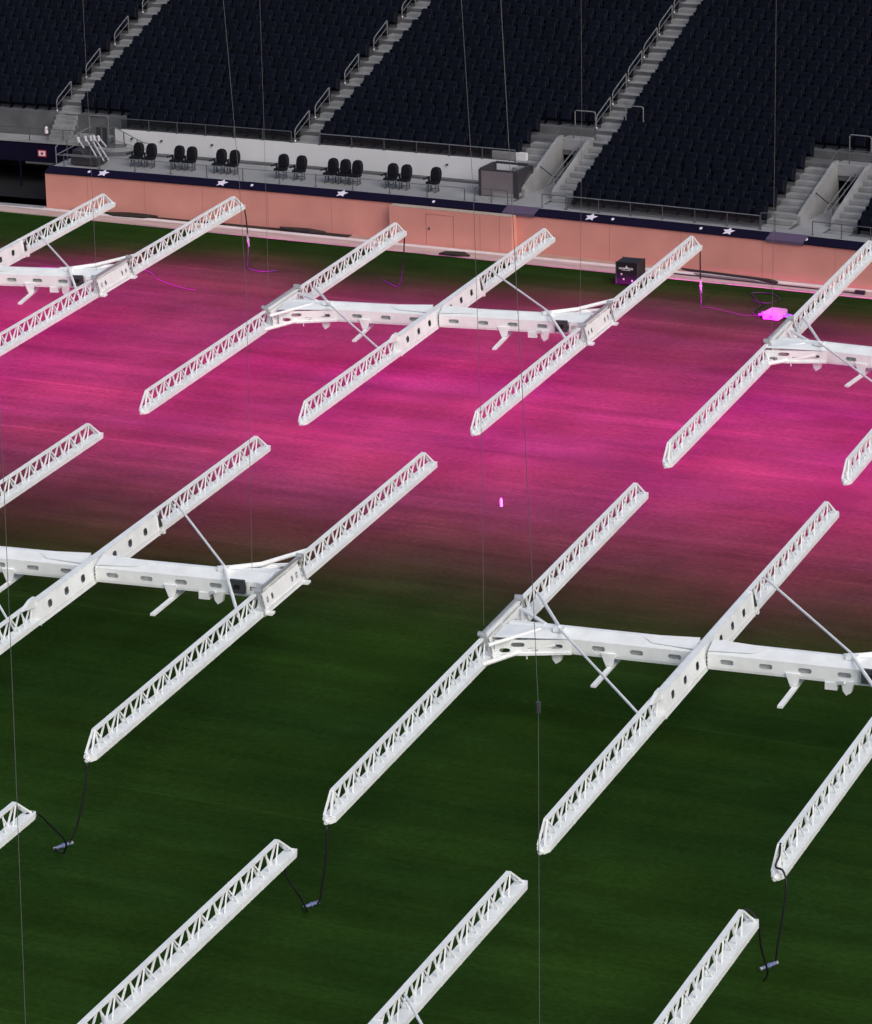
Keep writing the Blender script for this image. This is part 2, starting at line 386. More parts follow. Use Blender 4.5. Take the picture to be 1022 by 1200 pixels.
# ------------------------------------------------------------------ seats
def seat_mesh():
    m = MB()
    # backrest, rounded top, leaning back
    def panel(x, z0, z1, y0, y1, th, r, n=3):
        P = [(-x, z0), (x, z0), (x, z1-r)]
        for k in range(1, n): a = math.pi/2*k/n; P.append((x-r+r*math.cos(a), z1-r+r*math.sin(a)))
        P += [(x-r, z1), (-x+r, z1)]
        for k in range(1, n): a = math.pi/2*k/n; P.append((-x+r-r*math.sin(a), z1-r+r*math.cos(a)))
        P.append((-x, z1-r))
        F_ = [(a, y0+(y1-y0)*(z-z0)/(z1-z0), z) for a, z in P]
        m.prism(F_, (0, 0, 0), (0, th, 0.0))
        # bulge
        c = [(a*0.8, y0+(y1-y0)*((z-z0)*0.84+0.04)/(z1-z0)-0.022, z0+(z-z0)*0.84+0.04) for a, z in P]
        m.add(F_+c, [(i, (i+1) % len(P), len(P)+(i+1) % len(P), len(P)+i) for i in range(len(P))]+[tuple(range(len(P), 2*len(P)))])
    panel(0.252, 0.12, 0.82, 0.44, 0.58, 0.04, 0.11)
    panel(0.232, 0.22, 0.66, 0.30, 0.42, 0.08, 0.07, 2)
    m.box((-0.272, 0.26, 0.0), (-0.256, 0.50, 0.50)); m.box((-0.275, 0.24, 0.50), (-0.253, 0.50, 0.52))
    return m
sm = seat_mesh()
SP = 0.55
def free(u, v, k):
    for fn in AISLES:
        c, hw = fn(v)
        if abs(u-c) < hw+0.27: return False
    if k <= 5:
        for p, q in VOM:
            if p-1.12-0.27 < u < q+1.0+0.27: return False
    if k < 4 and k >= 3 and u < -15.3 and u > -22: return False
    if k < 3 and -22 < u < 2.2: return False
    if k < 4 and u < -14.8 and u > -22.3: return False
    return True
places = []
for k in range(NR-1):
    v = V0+k*G
    # seat blocks between aisles: start against left edge of each block
    edges = sorted([fn(v+0.3)[0] for fn in AISLES])
    bounds = [-40]+[x for x in edges]+[40]
    for i in range(len(bounds)-1):
        lo = bounds[i]+(0.46+0.02 if i else 0); hi = bounds[i+1]-0.46
        if k <= 5:
            for p, q in VOM:
                if p-1.12 < hi < q+1.3: hi = p-1.12
                if p-1.4 < lo < q+1.0: lo = q+1.0
        if k < 3 and lo < 2.2 and hi > -22: continue
        if k == 3 and lo < -15 and hi > -14: lo = -14.8
        if k < 4 and lo < -15 and hi > -22:
            continue
        nseat = int((hi-lo-0.02)/SP)
        if nseat < 1: continue
        # keep the block tight against its right neighbour aisle
        for j in range(nseat):
            u = lo+0.28+j*(hi-lo-0.56)/(max(1, nseat-1)) if nseat > 1 else lo+0.3
            places.append((u, v, Z0+k*RR_, k))
def image_xy(P):
    d = Vector(P)-CAM; z = d.dot(FW); return 511+4478.4*d.dot(RT)/z, 600-4478.4*d.dot(UP)/z, z
cand = []
for p in places:
    x, y, zz = image_xy(bend(p[0], p[1]+0.4, p[2]+0.5))
    cand.append((zz if (6 < x < 1016 and y > 6) else 1e6, p))
cand.sort(key=lambda t: t[0])
first = None
GRP = 'folded navy seats nearest the camera in the stand'
for zz, (u, v, z, k) in cand[:300]:
    x, y, z_ = bend(u, v, z)
    if first is None:
        o = sm.build('stadium_seat', M['seat']); first = o
    else:
        o = first.copy(); col.objects.link(o)
    o.location = (x, y, z_+0.004); o.rotation_euler = (0, 0, -u/RC+random.uniform(-.02, .02))
    tag(o, 'dark navy folded tip-up seat in the nearest rows at the lower right of the stand', 'seat', GRP)
big = MB()
for zz, (u, v, z, k) in cand[300:]:
    x, y, z_ = bend(u, v, z); a = -u/RC+random.uniform(-.02, .02); c, s = math.cos(a), math.sin(a)
    big.add([(x+c*p[0]-s*p[1], y+s*p[0]+c*p[1], z_+0.004+p[2]) for p in sm.v], sm.f)
tag(big.build('stadium_seats', M['seat']), 'dark navy folded seats filling the left blocks and the upper rows of the stand', 'seats', kind='stuff')

# ------------------------------------------------------------------ padded dugout seats
def pad_seat_parts():
    b = MB()
    P = [(-0.19, 0.42), (0.19, 0.42), (0.235, 0.62), (0.225, 0.82), (0.17, 0.95), (0.08, 1.0), (-0.08, 1.0), (-0.17, 0.95), (-0.225, 0.82), (-0.235, 0.62)]
    F_ = [(a, 0.20+0.12*(z-0.4), z) for a, z in P]
    b.prism(F_, (0, 0, 0), (0, 0.12, 0))
    c = [(a*0.72, 0.17+0.12*(z*0.8+0.12-0.4), z*0.8+0.13) for a, z in P]
    b.add(F_+c, [(i, (i+1) % 10, 10+(i+1) % 10, 10+i) for i in range(10)]+[tuple(range(10, 20))])
    s = MB(); s.box((-0.23, -0.22, 0.34), (0.23, 0.22, 0.46))
    a = MB(); a.box((-0.30, -0.20, 0.56), (-0.245, 0.22, 0.60)); a.box((-0.285, 0.12, 0.40), (-0.25, 0.20, 0.56)); a.tube([(-0.272, -0.2, 0.60), (-0.272, -0.28, 0.58)], 0.035, 6)
    l = MB()
    for x in (-0.17, 0.17):
        l.box((x-.02, -0.10, 0), (x+.02, -0.05, 0.34)); l.box((x-.02, 0.12, 0), (x+.02, 0.17, 0.34)); l.box((x-.025, -0.2, 0.0), (x+.025, 0.22, 0.03))
    l.box((-0.17, 0.13, 0.1), (0.17, 0.155, 0.13))
    return b, s, a, l
pads = [(-13.16, 'left seat of the leftmost pair on the dugout terrace'), (-12.59, 'right seat of the leftmost pair on the dugout terrace'),
 (-11.40, 'left seat of the second pair from the left, with a raised armrest'), (-10.84, 'right seat of the second pair from the left'),
 (-9.57, 'left seat of the third pair from the left'), (-9.0, 'right seat of the third pair from the left'),
 (-6.91, 'single seat left of the wide middle gap, nearer the pairs'), (-6.13, 'single seat just left of the group of three'),
 (-4.81, 'left seat of the group of three'), (-4.27, 'middle seat of the group of three'), (-3.78, 'right seat of the group of three'),
 (-2.28, 'left seat of the pair nearest the grey hatch box'), (-1.71, 'right seat of the pair nearest the grey hatch box'),
 (-0.50, 'single seat standing alone beside the grey hatch box')]
pb, ps, pa, pl = pad_seat_parts(); proto = None
for u, lab in pads:
    if proto is None:
        t = emptyuv('dugout_seat', u, 1.35, 1.602); proto = t; t.scale = (0.93, 0.93, 0.88)
        pb.build('backrest', M['padseat'], t, bevel=0.02); ps.build('seat', M['padseat'], t, bevel=0.03); pa.build('armrest', M['padseat'], t); pl.build('leg_frame', M['raildark'], t)
    else:
        t = proto.copy(); col.objects.link(t); x, y, z = bend(u, 1.35, 1.602); t.location = (x, y, z); t.rotation_euler = (0, 0, -u/RC+random.uniform(-.05, .05))
        for ch in list(proto.children):
            c = ch.copy(); col.objects.link(c); c.parent = t
    tag(t, 'black padded '+lab, 'seat', 'padded dugout seats')

# ------------------------------------------------------------------ railings
def railing(name, label, u0, u1, v, z, h=0.48, step=1.35, mat_='rail', glass=False, group=None, mid=False, r=0.018):
    t = emptyuv(name, (u0+u1)/2, v, z); loc = Vector(t.location); rot = Matrix.Rotation(-t.rotation_euler[2], 4, 'Z')
    def L(mb):
        mb.bend(); mb.v = [tuple(rot @ (Vector(p)-loc)) for p in mb.v]; return mb
    n = max(1, int(round((u1-u0)/step)))
    m = MB(); m.tube([(u0+(u1-u0)*i/(n*2), v, z+h) for i in range(n*2+1)], r, 6); L(m).build('top_rail', M[mat_], t)
    if mid:
        m = MB(); m.tube([(u0+(u1-u0)*i/(n*2), v, z+h*.5) for i in range(n*2+1)], r*.7, 6); L(m).build('mid_rail', M[mat_], t)
    for i in range(n+1):
        u = u0+(u1-u0)*i/n
        m = MB(); m.box((u-.013, v-.013, z), (u+.013, v+.013, z+h-.01)); m.box((u-.04, v-.04, z), (u+.04, v+.04, z+.015)); L(m).build('post', M['raildark'], t)
    if glass:
        m = MB(); m.lbox(u0, u1, v+.03, v+.036, z+.04, z+h-.05); L(m).build('glass_panel', M['glass'], t)
    tag(t, label, 'railing', group); return t
M['glass'] = mat('rail_glass', (0.02, 0.022, 0.025), 0.1, alpha=0.35)
railing('front_railing', 'low steel railing along the front of the dugout terrace', -15.9, 1.2, 0.56, 1.60, 0.46, 1.55)
railing('wall_railing', 'steel railing with glass on the dugout wall, left of the second aisle', -14.9, -7.5, 3.45, 2.50, 0.44, 1.3, 'raildark', True)
railing('wall_railing', 'steel railing with glass on the dugout wall, right of the second aisle', -6.3, 1.9, 3.45, 2.50, 0.44, 1.3, 'rail', True)
railing('front_railing', 'steel railing in front of the right seating block', 5.35, 13.0, 0.62, 1.60, 0.50, 1.2, 'rail', True)
railing('gate_railing', 'short railing at the first stair entrance, right of the hatch box', 1.6, 2.95, 0.60, 1.60, 0.5, 0.9, 'raildark')
railing('gate_railing', 'short railing between the first stair entrance and the seats', 4.35, 5.3, 0.60, 1.60, 0.5, 0.9, 'raildark')
railing('gate_railing', 'short railing just left of the second stair entrance', 13.05, 13.6, 0.60, 1.60, 0.62, 0.5, 'raildark')
railing('gate_railing', 'railing right of the second stair entrance at the picture edge', 15.05, 19.5, 0.60, 1.60, 0.5, 1.0, 'raildark')
railing('walkway_railing', 'steel railing on the walkway above the dark tunnel mouth', -22.0, -16.0, 3.48, 1.80, 0.50, 1.6, 'raildark', mid=False)

# aisle handrails: sloped loops on the left edge
def handrail(fn, k, label, group, side=-1):
    v = V0+k*G; c, hw = fn(v); u = c+side*hw
    z = Z0+k*RR_
    t = emptyuv('aisle_handrail', u, v, z); 
    L_ = 1.55*G; rise = 1.55*RR_
    m = MB(); m.tube([(0, 0, 0.0), (0, 0, 0.42), (0, 0.05, 0.52), (0, 0.12, 0.58), (0, L_-0.05, 0.58+rise*0.95), (0, L_, 0.56+rise), (0, L_, 0.3+rise)], 0.02, 6)
    m.build('rail_loop', M['rail'], t)
    m = MB(); m.tube([(0, 0.03, 0.30), (0, L_, 0.30+rise)], 0.013, 6); m.build('lower_rail', M['rail'], t)
    m = MB(); m.tube([(0, L_*.98, rise*0.6), (0, L_*.98, 0.5+rise)], 0.018, 6); m.build('post', M['rail'], t)
    m = MB(); m.tube([(0.01, -0.03, 0.10), (0.05, -0.06, 0.10)], 0.03, 6); m.build('step_light', M['star'], t)
    tag(t, label, 'handrail', group)
ordn = ['lowest', 'second', 'third', 'fourth', 'fifth', 'sixth', 'seventh', 'eighth', 'ninth']
for fn, nm, ks in ((aisle1, 'left aisle', range(4, 23, 3)), (aisle2, 'middle aisle', [3]+list(range(5, 23, 3))), (aisle3, 'right aisle', range(6, 23, 2))):
    for i, k in enumerate(ks):
        handrail(fn, k, '%s sloping steel handrail up the %s between the seats' % (ordn[i], nm), 'handrails up the '+nm)
# hoop rails
def hoop(u, v, z, w_, h, label, name='hoop_rail', drop=0.0, yaw=0.0):
    t = emptyuv(name, u, v, z, yaw); r = 0.07
    m = MB(); m.tube([(0, 0, -drop), (0, 0, h-r), (r*.3, 0, h-r*.3), (r, 0, h), (w_-r, 0, h), (w_-r*.3, 0, h-r*.3), (w_, 0, h-r), (w_, 0, 0)], 0.022, 6)
    o = m.build('hoop', M['rail'], t)
    m = MB(); m.box((-.05, -.05, -drop), (.05, .05, .02-drop)); m.box((w_-.05, -.05, 0), (w_+.05, .05, .02)); m.build('foot_plate', M['raildark'], t)
    tag(t, label, 'railing')
hoop(3.05, 6.25, 3.38, 0.85, 0.62, 'pale hoop rail above the first stair entrance')
hoop(14.0, 6.25, 3.38, 0.85, 0.62, 'pale hoop rail above the second stair entrance')
hoop(5.18, 6.12, 3.375, 0.72, 1.0, 'pale hoop rail at the end of a seat row beside the right aisle')
hoop(-20.2, 4.36, 1.80, 2.55, 0.95, 'long pale hoop rail on the walkway above the tunnel mouth')
hoop(-16.75, 4.30, 1.80, 0.85, 0.98, 'short pale hoop rail at the foot of the left aisle')
# handrails and posts at entrances
for i, (p, q) in enumerate(VOM):
    nm = ('first', 'second')[i]
    t = emptyuv('entrance_handrail', (p+q)/2, 2.6, 1.6); lc = ((p+q)/2, 2.6, 1.6)
    for du in (0.02, 0.22):
        m = MB(); m.tube([(du, 0.0, 0.32), (du, 0.12, 0.45), (du, 2.7, 1.30), (du, 3.0, 1.30)], 0.024, 6); m.build('rail_bar', M['rail'], t)
    for y, h in ((0.5, 0.55), (1.5, 0.9), (2.5, 1.25)):
        m = MB(); m.tube([(0.12, y, 0), (0.12, y, h)], 0.018, 6); m.build('post', M['raildark'], t)
    tag(t, 'double sloping handrail inside the %s stair entrance' % nm, 'handrail')
    t = emptyuv('entrance_balustrade', p-0.1, 2.0, 1.6)
    m = MB(); m.tube([(-0.02, 0.1, 0.55), (-0.02, 3.3, 1.95), (-0.02, 3.5, 2.0), (1.3, 3.5, 2.0), (1.3, 3.2, 1.9)], 0.016, 6); m.build('top_rail', M['raildark'], t)
    for y in (0.1, 1.1, 2.2, 3.3):
        m = MB(); m.box((-.035, y-.015, y*0.36-.1), (-.005, y+.015, y*.437+.5)); m.build('post', M['raildark'], t)
    for x, y in ((0.4, 3.5), (1.3, 3.5)):
        m = MB(); m.box((x-.015, y-.015, 1.45), (x+.015, y+.015, 2.0)); m.build('post', M['raildark'], t)
    tag(t, 'dark balustrade round the top of the %s stair entrance' % nm, 'railing')
    # barrier chain across tunnel
    t = emptyuv('entrance_chain', p, 3.2, 2.45); m = MB(); m.tube([(0, 0, 0.03), (0.25, -0.05, -0.12), (0.55, -0.1, -0.28), (0.9, -0.1, -0.30)], 0.022, 5); m.build('chain', M['cable'], t)
    tag(t, 'black chain slung across the %s stair entrance' % nm, 'chain')
# side rails of terrace at its left end
t = emptyuv('terrace_side_railing', -16.2, 0.5, 1.6); 
m = MB(); m.tube([(0, 0, 0.05), (0, 0, 0.72), (0.02, 0.2, 0.82), (0.02, 2.9, 0.95)], 0.022, 6); m.tube([(0, 0.1, 0.42), (0.02, 2.9, 0.55)], 0.018, 6); m.tube([(0, 0.02, 0.42), (1.5, 0.02, 0.42)], 0.018, 6); m.build('side_rail', M['rail'], t)
for y in (0.9, 1.9, 2.85):
    m = MB(); m.box((-.015, y-.015, 0), (.015, y+.015, .85)); m.build('post', M['raildark'], t)
tag(t, 'grey side railing at the left end of the dugout terrace', 'railing')
# curved steps with handrail
t = emptyuv('curved_steps', -14.75, 2.45, 1.602)
for i in range(4):
    r0 = 1.45-0.33*i; m = MB(); pts = []
    for k in range(9): a = rad(-10-20*k*0.95); pts.append((-0.35+r0*1.15*math.cos(a), 0.9+r0*1.1*math.sin(a), 0))
    m.prism(pts, (0, 0, 0.09*i), (0, 0, 0.09*(i+1)-0.002)); m.build('step', M['mat'] if i % 2 else M['concstep'], t)
tag(t, 'fan of grey curved steps down to the dugout terrace', 'steps')
t = emptyuv('steps_handrail', -15.2, 3.0, 1.602)
m = MB(); m.tube([(-0.3, 0.35, 0.9), (0.1, 0.3, 1.0), (1.5, 0.0, 0.55), (1.95, -0.05, 0.52), (1.95, -0.05, 0)], 0.02, 6); m.tube([(-0.3, 0.35, 0.55), (1.0, 0.1, 0.35), (1.95, -0.05, 0.25)], 0.014, 6); m.build('rail_bar', M['rail'], t)
for x, y, h in ((-0.3, 0.35, 0.9), (0.55, 0.2, 0.85), (1.2, 0.07, 0.62)):
    m = MB(); m.box((x-.016, y-.016, 0), (x+.016, y+.016, h)); m.build('post', M['raildark'], t)
tag(t, 'steel handrail beside the curved steps', 'handrail')
t = emptyuv('pole_gate', -15.75, 2.9, 1.602)
for x in (0, 0.28, 0.55, 0.85):
    m = MB(); m.box((x-.025, -.025, 0), (x+.025, .025, 1.15)); m.build('upright', M['raildark'], t)
m = MB(); m.box((-.02, .03, 0.25), (0.5, .05, 1.05)); m.build('mesh_panel', M['boxframe'], t)
tag(t, 'dark upright gate frame behind the white poles', 'gate')
# trolley with white poles
t = emptyuv('pole_trolley', -15.1, 1.1, 1.602)
m = MB(); m.prism([(-0.55, -0.45, 0.05), (0.6, -0.45, 0.05), (0.6, 0.45, 0.05), (-0.55, 0.45, 0.05)], (0, 0, 0), (0, 0, 0.30)); m.build('base', M['boxframe'], t, bevel=0.03)
m = MB(); m.prism([(-0.5, -0.4, 0.35), (0.1, -0.4, 0.35), (-0.1, -0.4, 0.62), (-0.5, -0.4, 0.62)], (0, 0, 0), (0, 0.8, 0)); m.build('cover', M['tarp'], t, bevel=0.03)
tag(t, 'dark trolley carrying white poles at the left end of the terrace', 'trolley')
poles = [((-0.55, .2, 0.95), (-0.1, 0, 0.5)), ((-0.25, .25, 1.0), (0.5, -.2, 0.3)), ((-0.05, .3, 1.02), (0.78, -.2, 0.22)), ((0.1, .3, 1.04), (1.0, -.2, 0.25)), ((0.3, .3, 1.04), (0.75, 0.1, 0.72))]
for i, (a, b_) in enumerate(poles):
    o = MB(); o.tube([a, b_], 0.03, 6); o.tube([a, (a[0]+0.06, a[1]-.06, a[2]-.05), (a[0]+0.11, a[1]-.16, a[2]-.14)], 0.075, 7, r1=0.04)
    ob = o.build('white_pole', M['polewhite']); ob.location = t.location; ob.rotation_euler = t.rotation_euler
    tag(ob, '%s of the white poles with a fat head leaning on the dark trolley' % ['leftmost', 'second from left', 'middle one', 'second from right', 'rightmost'][i], 'pole', 'white poles on the trolley')
t = emptyuv('white_bottle', -18.25, 3.52, 2.12); m = MB(); m.tube([(0, 0, 0), (0, 0, 0.18), (0, 0, 0.22)], 0.07, 8); m.build('bottle_body', M['chalk'], t); m = MB(); m.tube([(0, 0, 0.22), (0, 0, 0.27)], 0.03, 8); m.build('cap', M['chalk'], t)
tag(t, 'white container perched on the walkway railing above the tunnel', 'container')

# glazed hatch box
t = emptyuv('hatch_box', 1.40, 1.48, 1.602)
W_, D_, H_ = 1.48, 1.25, 1.0
for x, y in ((0, 0), (W_, 0), (0, D_), (W_, D_)):
    m = MB(); a = 0.05 if x == 0 else 0.09; m.box((x-a, y-.05, 0), (x+a, y+.05, H_)); m.build('corner_post', M['boxframe'], t)
m = MB(); m.box((0.05, -.02, 0.03), (W_-.09, .02, H_-.03)); m.build('front_panel', M['boxpanel'], t)
m = MB(); m.box((W_-.02, .05, 0.03), (W_+.02, D_-.05, H_-.03)); m.box((-.02, .05, 0.03), (.02, D_-.05, H_-.03)); m.build('side_panel', M['boxframe'], t)
m = MB(); m.box((0.05, -.03, H_-.03), (W_-.09, .03, H_+.03)); m.box((.05, D_-.05, H_-.03), (W_-.09, D_+.05, H_+.05)); m.box((-.05, .05, H_-.03), (.03, D_-.05, H_+.03)); m.box((W_-.05, .05, H_-.03), (W_+.05, D_-.05, H_+.03)); m.build('top_frame', M['boxframe'], t)
m = MB(); m.box((.06, .05, 0.5), (W_-.06, D_-.05, 0.53)); m.build('inner_floor', M['conc'], t)
tag(t, 'open topped grey hatch box with dark frame on the dugout terrace', 'box')

# ------------------------------------------------------------------ lighting rigs
HA = 2.06
TW, TZ0, TZ1, AP = 0.30, -0.08, 0.05, 0.48     # trough width, bottom, top, apex height
_lamps = {}
def lamp_data(wt, c0=0.14, c1=0.28):
    # wide batwing lens: intensity rises towards the side and is cut off just below the horizontal
    if (wt, c0) in _lamps: return _lamps[(wt, c0)]
    ld = bpy.data.lights.new('grow_lamp', 'POINT'); ld.energy = LAMP_W*wt; ld.color = LAMP_COL; ld.shadow_soft_size = 0.04
    ld.use_nodes = True; n = ld.node_tree; em = n.nodes['Emission']
    tc = n.nodes.new('ShaderNodeTexCoord'); sp = n.nodes.new('ShaderNodeSeparateXYZ'); n.links.new(tc.outputs['Normal'], sp.inputs[0])
    def mth(op, a, b=None):
        x = n.nodes.new('ShaderNodeMath'); x.operation = op
        for i, q in enumerate((a, b)):
            if q is None: continue
            if isinstance(q, (int, float)): x.inputs[i].default_value = q
            else: n.links.new(q, x.inputs[i])
        return x.outputs[0]
    c = mth('MULTIPLY', sp.outputs[2], -1.0 if LAMP_DIR < 0 else 1.0)
    mr = n.nodes.new('ShaderNodeMapRange'); mr.interpolation_type = 'SMOOTHSTEP'; mr.inputs[1].default_value = c0; mr.inputs[2].default_value = c1; n.links.new(c, mr.inputs[0])
    n.links.new(mth('MULTIPLY', mth('POWER', mth('MAXIMUM', c, 0.1), -2.3), mr.outputs[0]), em.inputs['Strength'])
    _lamps[(wt, c0)] = ld; return ld
LAMP_DIR = -1
def arm(parent, N, Fp, kind, lit):
    """N, Fp: near and far tips in rig space (x, y); kind centre / left / right"""
    N, Fp = Vector((*N, 0)), Vector((*Fp, 0)); d = (Fp-N); L = d.length; d.normalize(); sd = Vector((d.y, -d.x, 0))   # sd = to the right
    def P(t, s, z): return N+d*t+sd*s+Vector((0, 0, z))
    root = MB(); c0, c1 = 0.62, L-0.68
    h = TW/2
    # lattice
    mid = L/2
    lo, hi = (mid-3.7, mid+3.8) if kind == 'centre' else (None, None)
    spans = [(c0, c1)] if kind != 'centre' else [(c0, lo), (hi, c1)]
    cs = -h*.50                                   # the top chord stands over the left half of the trough
    root.bar(P(c0, cs, AP), P(c1, cs, AP), 0.105, 0.055)
    for a, b_ in spans:
        n = max(2, int(round((b_-a)/1.32))); st = (b_-a)/n
        for i in range(n):
            t0 = a+i*st
            nod = [(0, AP), (.27, TZ1), (.5, AP), (.77, TZ1), (1, AP)]
            for j in range(4):
                (u0, z0), (u1, z1) = nod[j], nod[j+1]
                f0, f1 = (cs-.02 if z0 > .3 else -h+.03), (cs-.02 if z1 > .3 else -h+.03)
                root.bar(P(t0+st*u0, f0, z0), P(t0+st*u1, f1, z1), 0.036)
                if j in (0, 3):
                    g0, g1 = (cs+.03 if z0 > .3 else -h+.17), (cs+.03 if z1 > .3 else -h+.17)
                    root.bar(P(t0+st*u0, g0, z0), P(t0+st*u1, g1, z1), 0.030)
            root.bar(P(t0+st*.5, cs+.03, AP), P(t0+st*.5, -h+.17, TZ1), 0.026)
    for s, q in ((-h+.03, -.03), (h*.25, .03)):
        root.bar(P(0.20, s, TZ1), P(c0, cs+q, AP), 0.045); root.bar(P(L-0.14, s, TZ1), P(c1, cs+q, AP), 0.045)
        root.bar(P(0.62, s, TZ1), P(c0, cs+q, AP), 0.035)
    root.box(P(.02, -.04, TZ1-.03)-Vector((.03, .03, 0)), P(.02, -.04, TZ1+.05)+Vector((.03, .03, 0)))
    ar = root.build('truss_arm', M['white'], parent)
    # lamp trough
    t = MB()
    t.prism([P(0.22, -h, TZ0), P(0.22, h, TZ0), P(0.22, h, TZ1), P(0.22, -h, TZ1)], (0, 0, 0), d*(L-0.40))
    t.prism([P(0.06, -h*.45, TZ0), P(0.06, h*.45, TZ0), P(0.22, h, TZ0), P(0.22, -h, TZ0)], (0, 0, 0), (0, 0, (TZ1-TZ0)*.9))
    t.tube([P(-.03, 0, TZ0+.055), P(0.03, 0, TZ0+.055), P(0.12, 0, TZ0+.06)], 0.045, 8, r1=0.075)
    t.prism([P(L-.18, -h, TZ0), P(L-.18, h, TZ0), P(L, h*.6, TZ0), P(L, -h*.6, TZ0)], (0, 0, 0), (0, 0, (TZ1-TZ0)*.9))
    k = 0.8
    while k < L-0.5:
        t.prism([P(k, -h-.004, TZ0-.004), P(k, h+.004, TZ0-.004), P(k, h+.004, TZ1+.005), P(k, -h-.004, TZ1+.005)], (0, 0, 0), d*0.03); k += 1.06
    t.build('lamp_trough', M['white'], ar)
    if kind == 'centre':
        # solid box section with holes in both cheeks
        b = MB(); hs = [(mid+q, 0.25, 0.13, 0.10) for q in (-3.0, -2.0, -1.0, 1.0, 2.0, 3.0)]
        b.holed(lambda a, o_, z: P(a, h+.014-(z-TZ0)*.17-o_, z), lo, hi, TZ0-.01, AP+.03, hs, 0.012)
        b.holed(lambda a, o_, z: P(a, -h-.014+(z-TZ0)*.17+o_, z), lo, hi, TZ0-.01, AP+.03, hs, 0.012)
        b.prism([P(lo, -.085, AP+.03), P(lo, .085, AP+.03), P(lo, .085, AP+.045), P(lo, -.085, AP+.045)], (0, 0, 0), d*(hi-lo))
        for e in (lo, hi): b.prism([P(e, -h-.02, TZ0-.03), P(e, h+.02, TZ0-.03), P(e, .09, AP+.06), P(e, -.09, AP+.06)], (0, 0, 0), d*0.03)
        # hump at near end, latch at the far end
        b.prism([P(lo-.75, 0.05, AP+.02), P(lo-.25, 0.05, AP+.16), P(lo+.02, 0.05, AP+.16), P(lo+.02, 0.05, AP-.1)], (0, 0, 0), sd*-0.1)
        b.build('solid_section', M['white'], ar)
        b = MB(); b.prism([P(hi+.06, -h-.01, 0.12), P(hi+.06, h+.01, 0.12), P(hi+.06, h-.08, AP-.03), P(hi+.06, -h+.08, AP-.03)], (0, 0, 0), d*0.05)
        b.prism([P(hi+.18, -h-.01, 0.1), P(hi+.18, h+.01, 0.1), P(hi+.18, h-.06, AP-.1), P(hi+.18, -h+.06, AP-.1)], (0, 0, 0), d*0.04)
        b.build('latch', M['darksteel'], ar)
        b = MB(); b.prism([P(hi+.24, -h-.03, TZ0-.06), P(hi+.24, h+.03, TZ0-.06), P(hi+.24, h+.01, 0.25), P(hi+.24, -h-.01, 0.25)], (0, 0, 0), d*0.12); b.build('joint_collar', M['white'], ar)
    else:
        # plated centre between two steel clamps with a hinge bar on top
        b = MB(); hs = [(mid+q, 0.22, 0.07, 0.08) for q in (-1.0, -0.68, 0.68, 1.0)]
        for sgn in (1, -1):
            b.holed(lambda a, o_, z: P(a, sgn*(h+.012-(z-TZ0)*.25-o_), z), mid-1.25, mid+1.25, TZ0-.01, AP-.04, hs, 0.010)
        for q in (-1.3, 1.2): b.prism([P(mid+q, h, TZ0-.02), P(mid+q+.22, h, TZ0-.02), P(mid+q+.22, h+.16, TZ0-.02), P(mid+q, h+.16, TZ0-.02)], (0, 0, 0), (0, 0, 0.06))
        b.build('centre_plate', M['white'], ar)
        b = MB(); s_ = -0.10 if kind == 'left' else 0.0
        b.bar(P(mid-1.35, s_, AP+.10), P(mid+1.35, s_, AP+.10), 0.05, 0.07); b.build('hinge_bar', M['steel'], ar)
        for q in (-1.45, 1.4):
            b = MB(); b.bar(P(mid+q, -h-.03, TZ0), P(mid+q, 0, AP+.16), 0.05); b.bar(P(mid+q, h+.03, TZ0), P(mid+q, 0, AP+.16), 0.05)
            b.tube([P(mid+q, s_-.07, AP+.12), P(mid+q, s_+.12, AP+.12)], 0.07, 7); b.build('clamp', M['steel'], ar)
    # LED strip beneath and its light
    t = MB(); t.prism([P(0.5, -h*.6, TZ0-.012), P(0.5, h*.6, TZ0-.012), P(0.5, h*.6, TZ0-.002), P(0.5, -h*.6, TZ0-.002)], (0, 0, 0), d*(L-1.0))
    t.build('led_strip', M['led_on'] if lit else M['led_off'], ar)
    if lit:
        for t0, wt, c0_, c1_ in lit:
            lo_ = bpy.data.objects.new('grow_lamp', lamp_data(wt, c0_, c1_)); col.objects.link(lo_); lo_.parent = parent
            lo_.location = P(t0 if t0 >= 0 else L+t0, 0, TZ0-.06)
    return P, L/2
def emis(name, rgb, s):
    m = bpy.data.materials.new(name); m.use_nodes = True; b = m.node_tree.nodes['Principled BSDF']
    b.inputs['Base Color'].default_value = (*rgb, 1); b.inputs['Emission Color'].default_value = (*rgb, 1); b.inputs['Emission Strength'].default_value = s; return m
M['led_on'] = emis('led_on', (1.0, 0.10, 0.65), 3.0); M['led_off'] = mat('led_off', (0.5, 0.5, 0.5), 0.3)

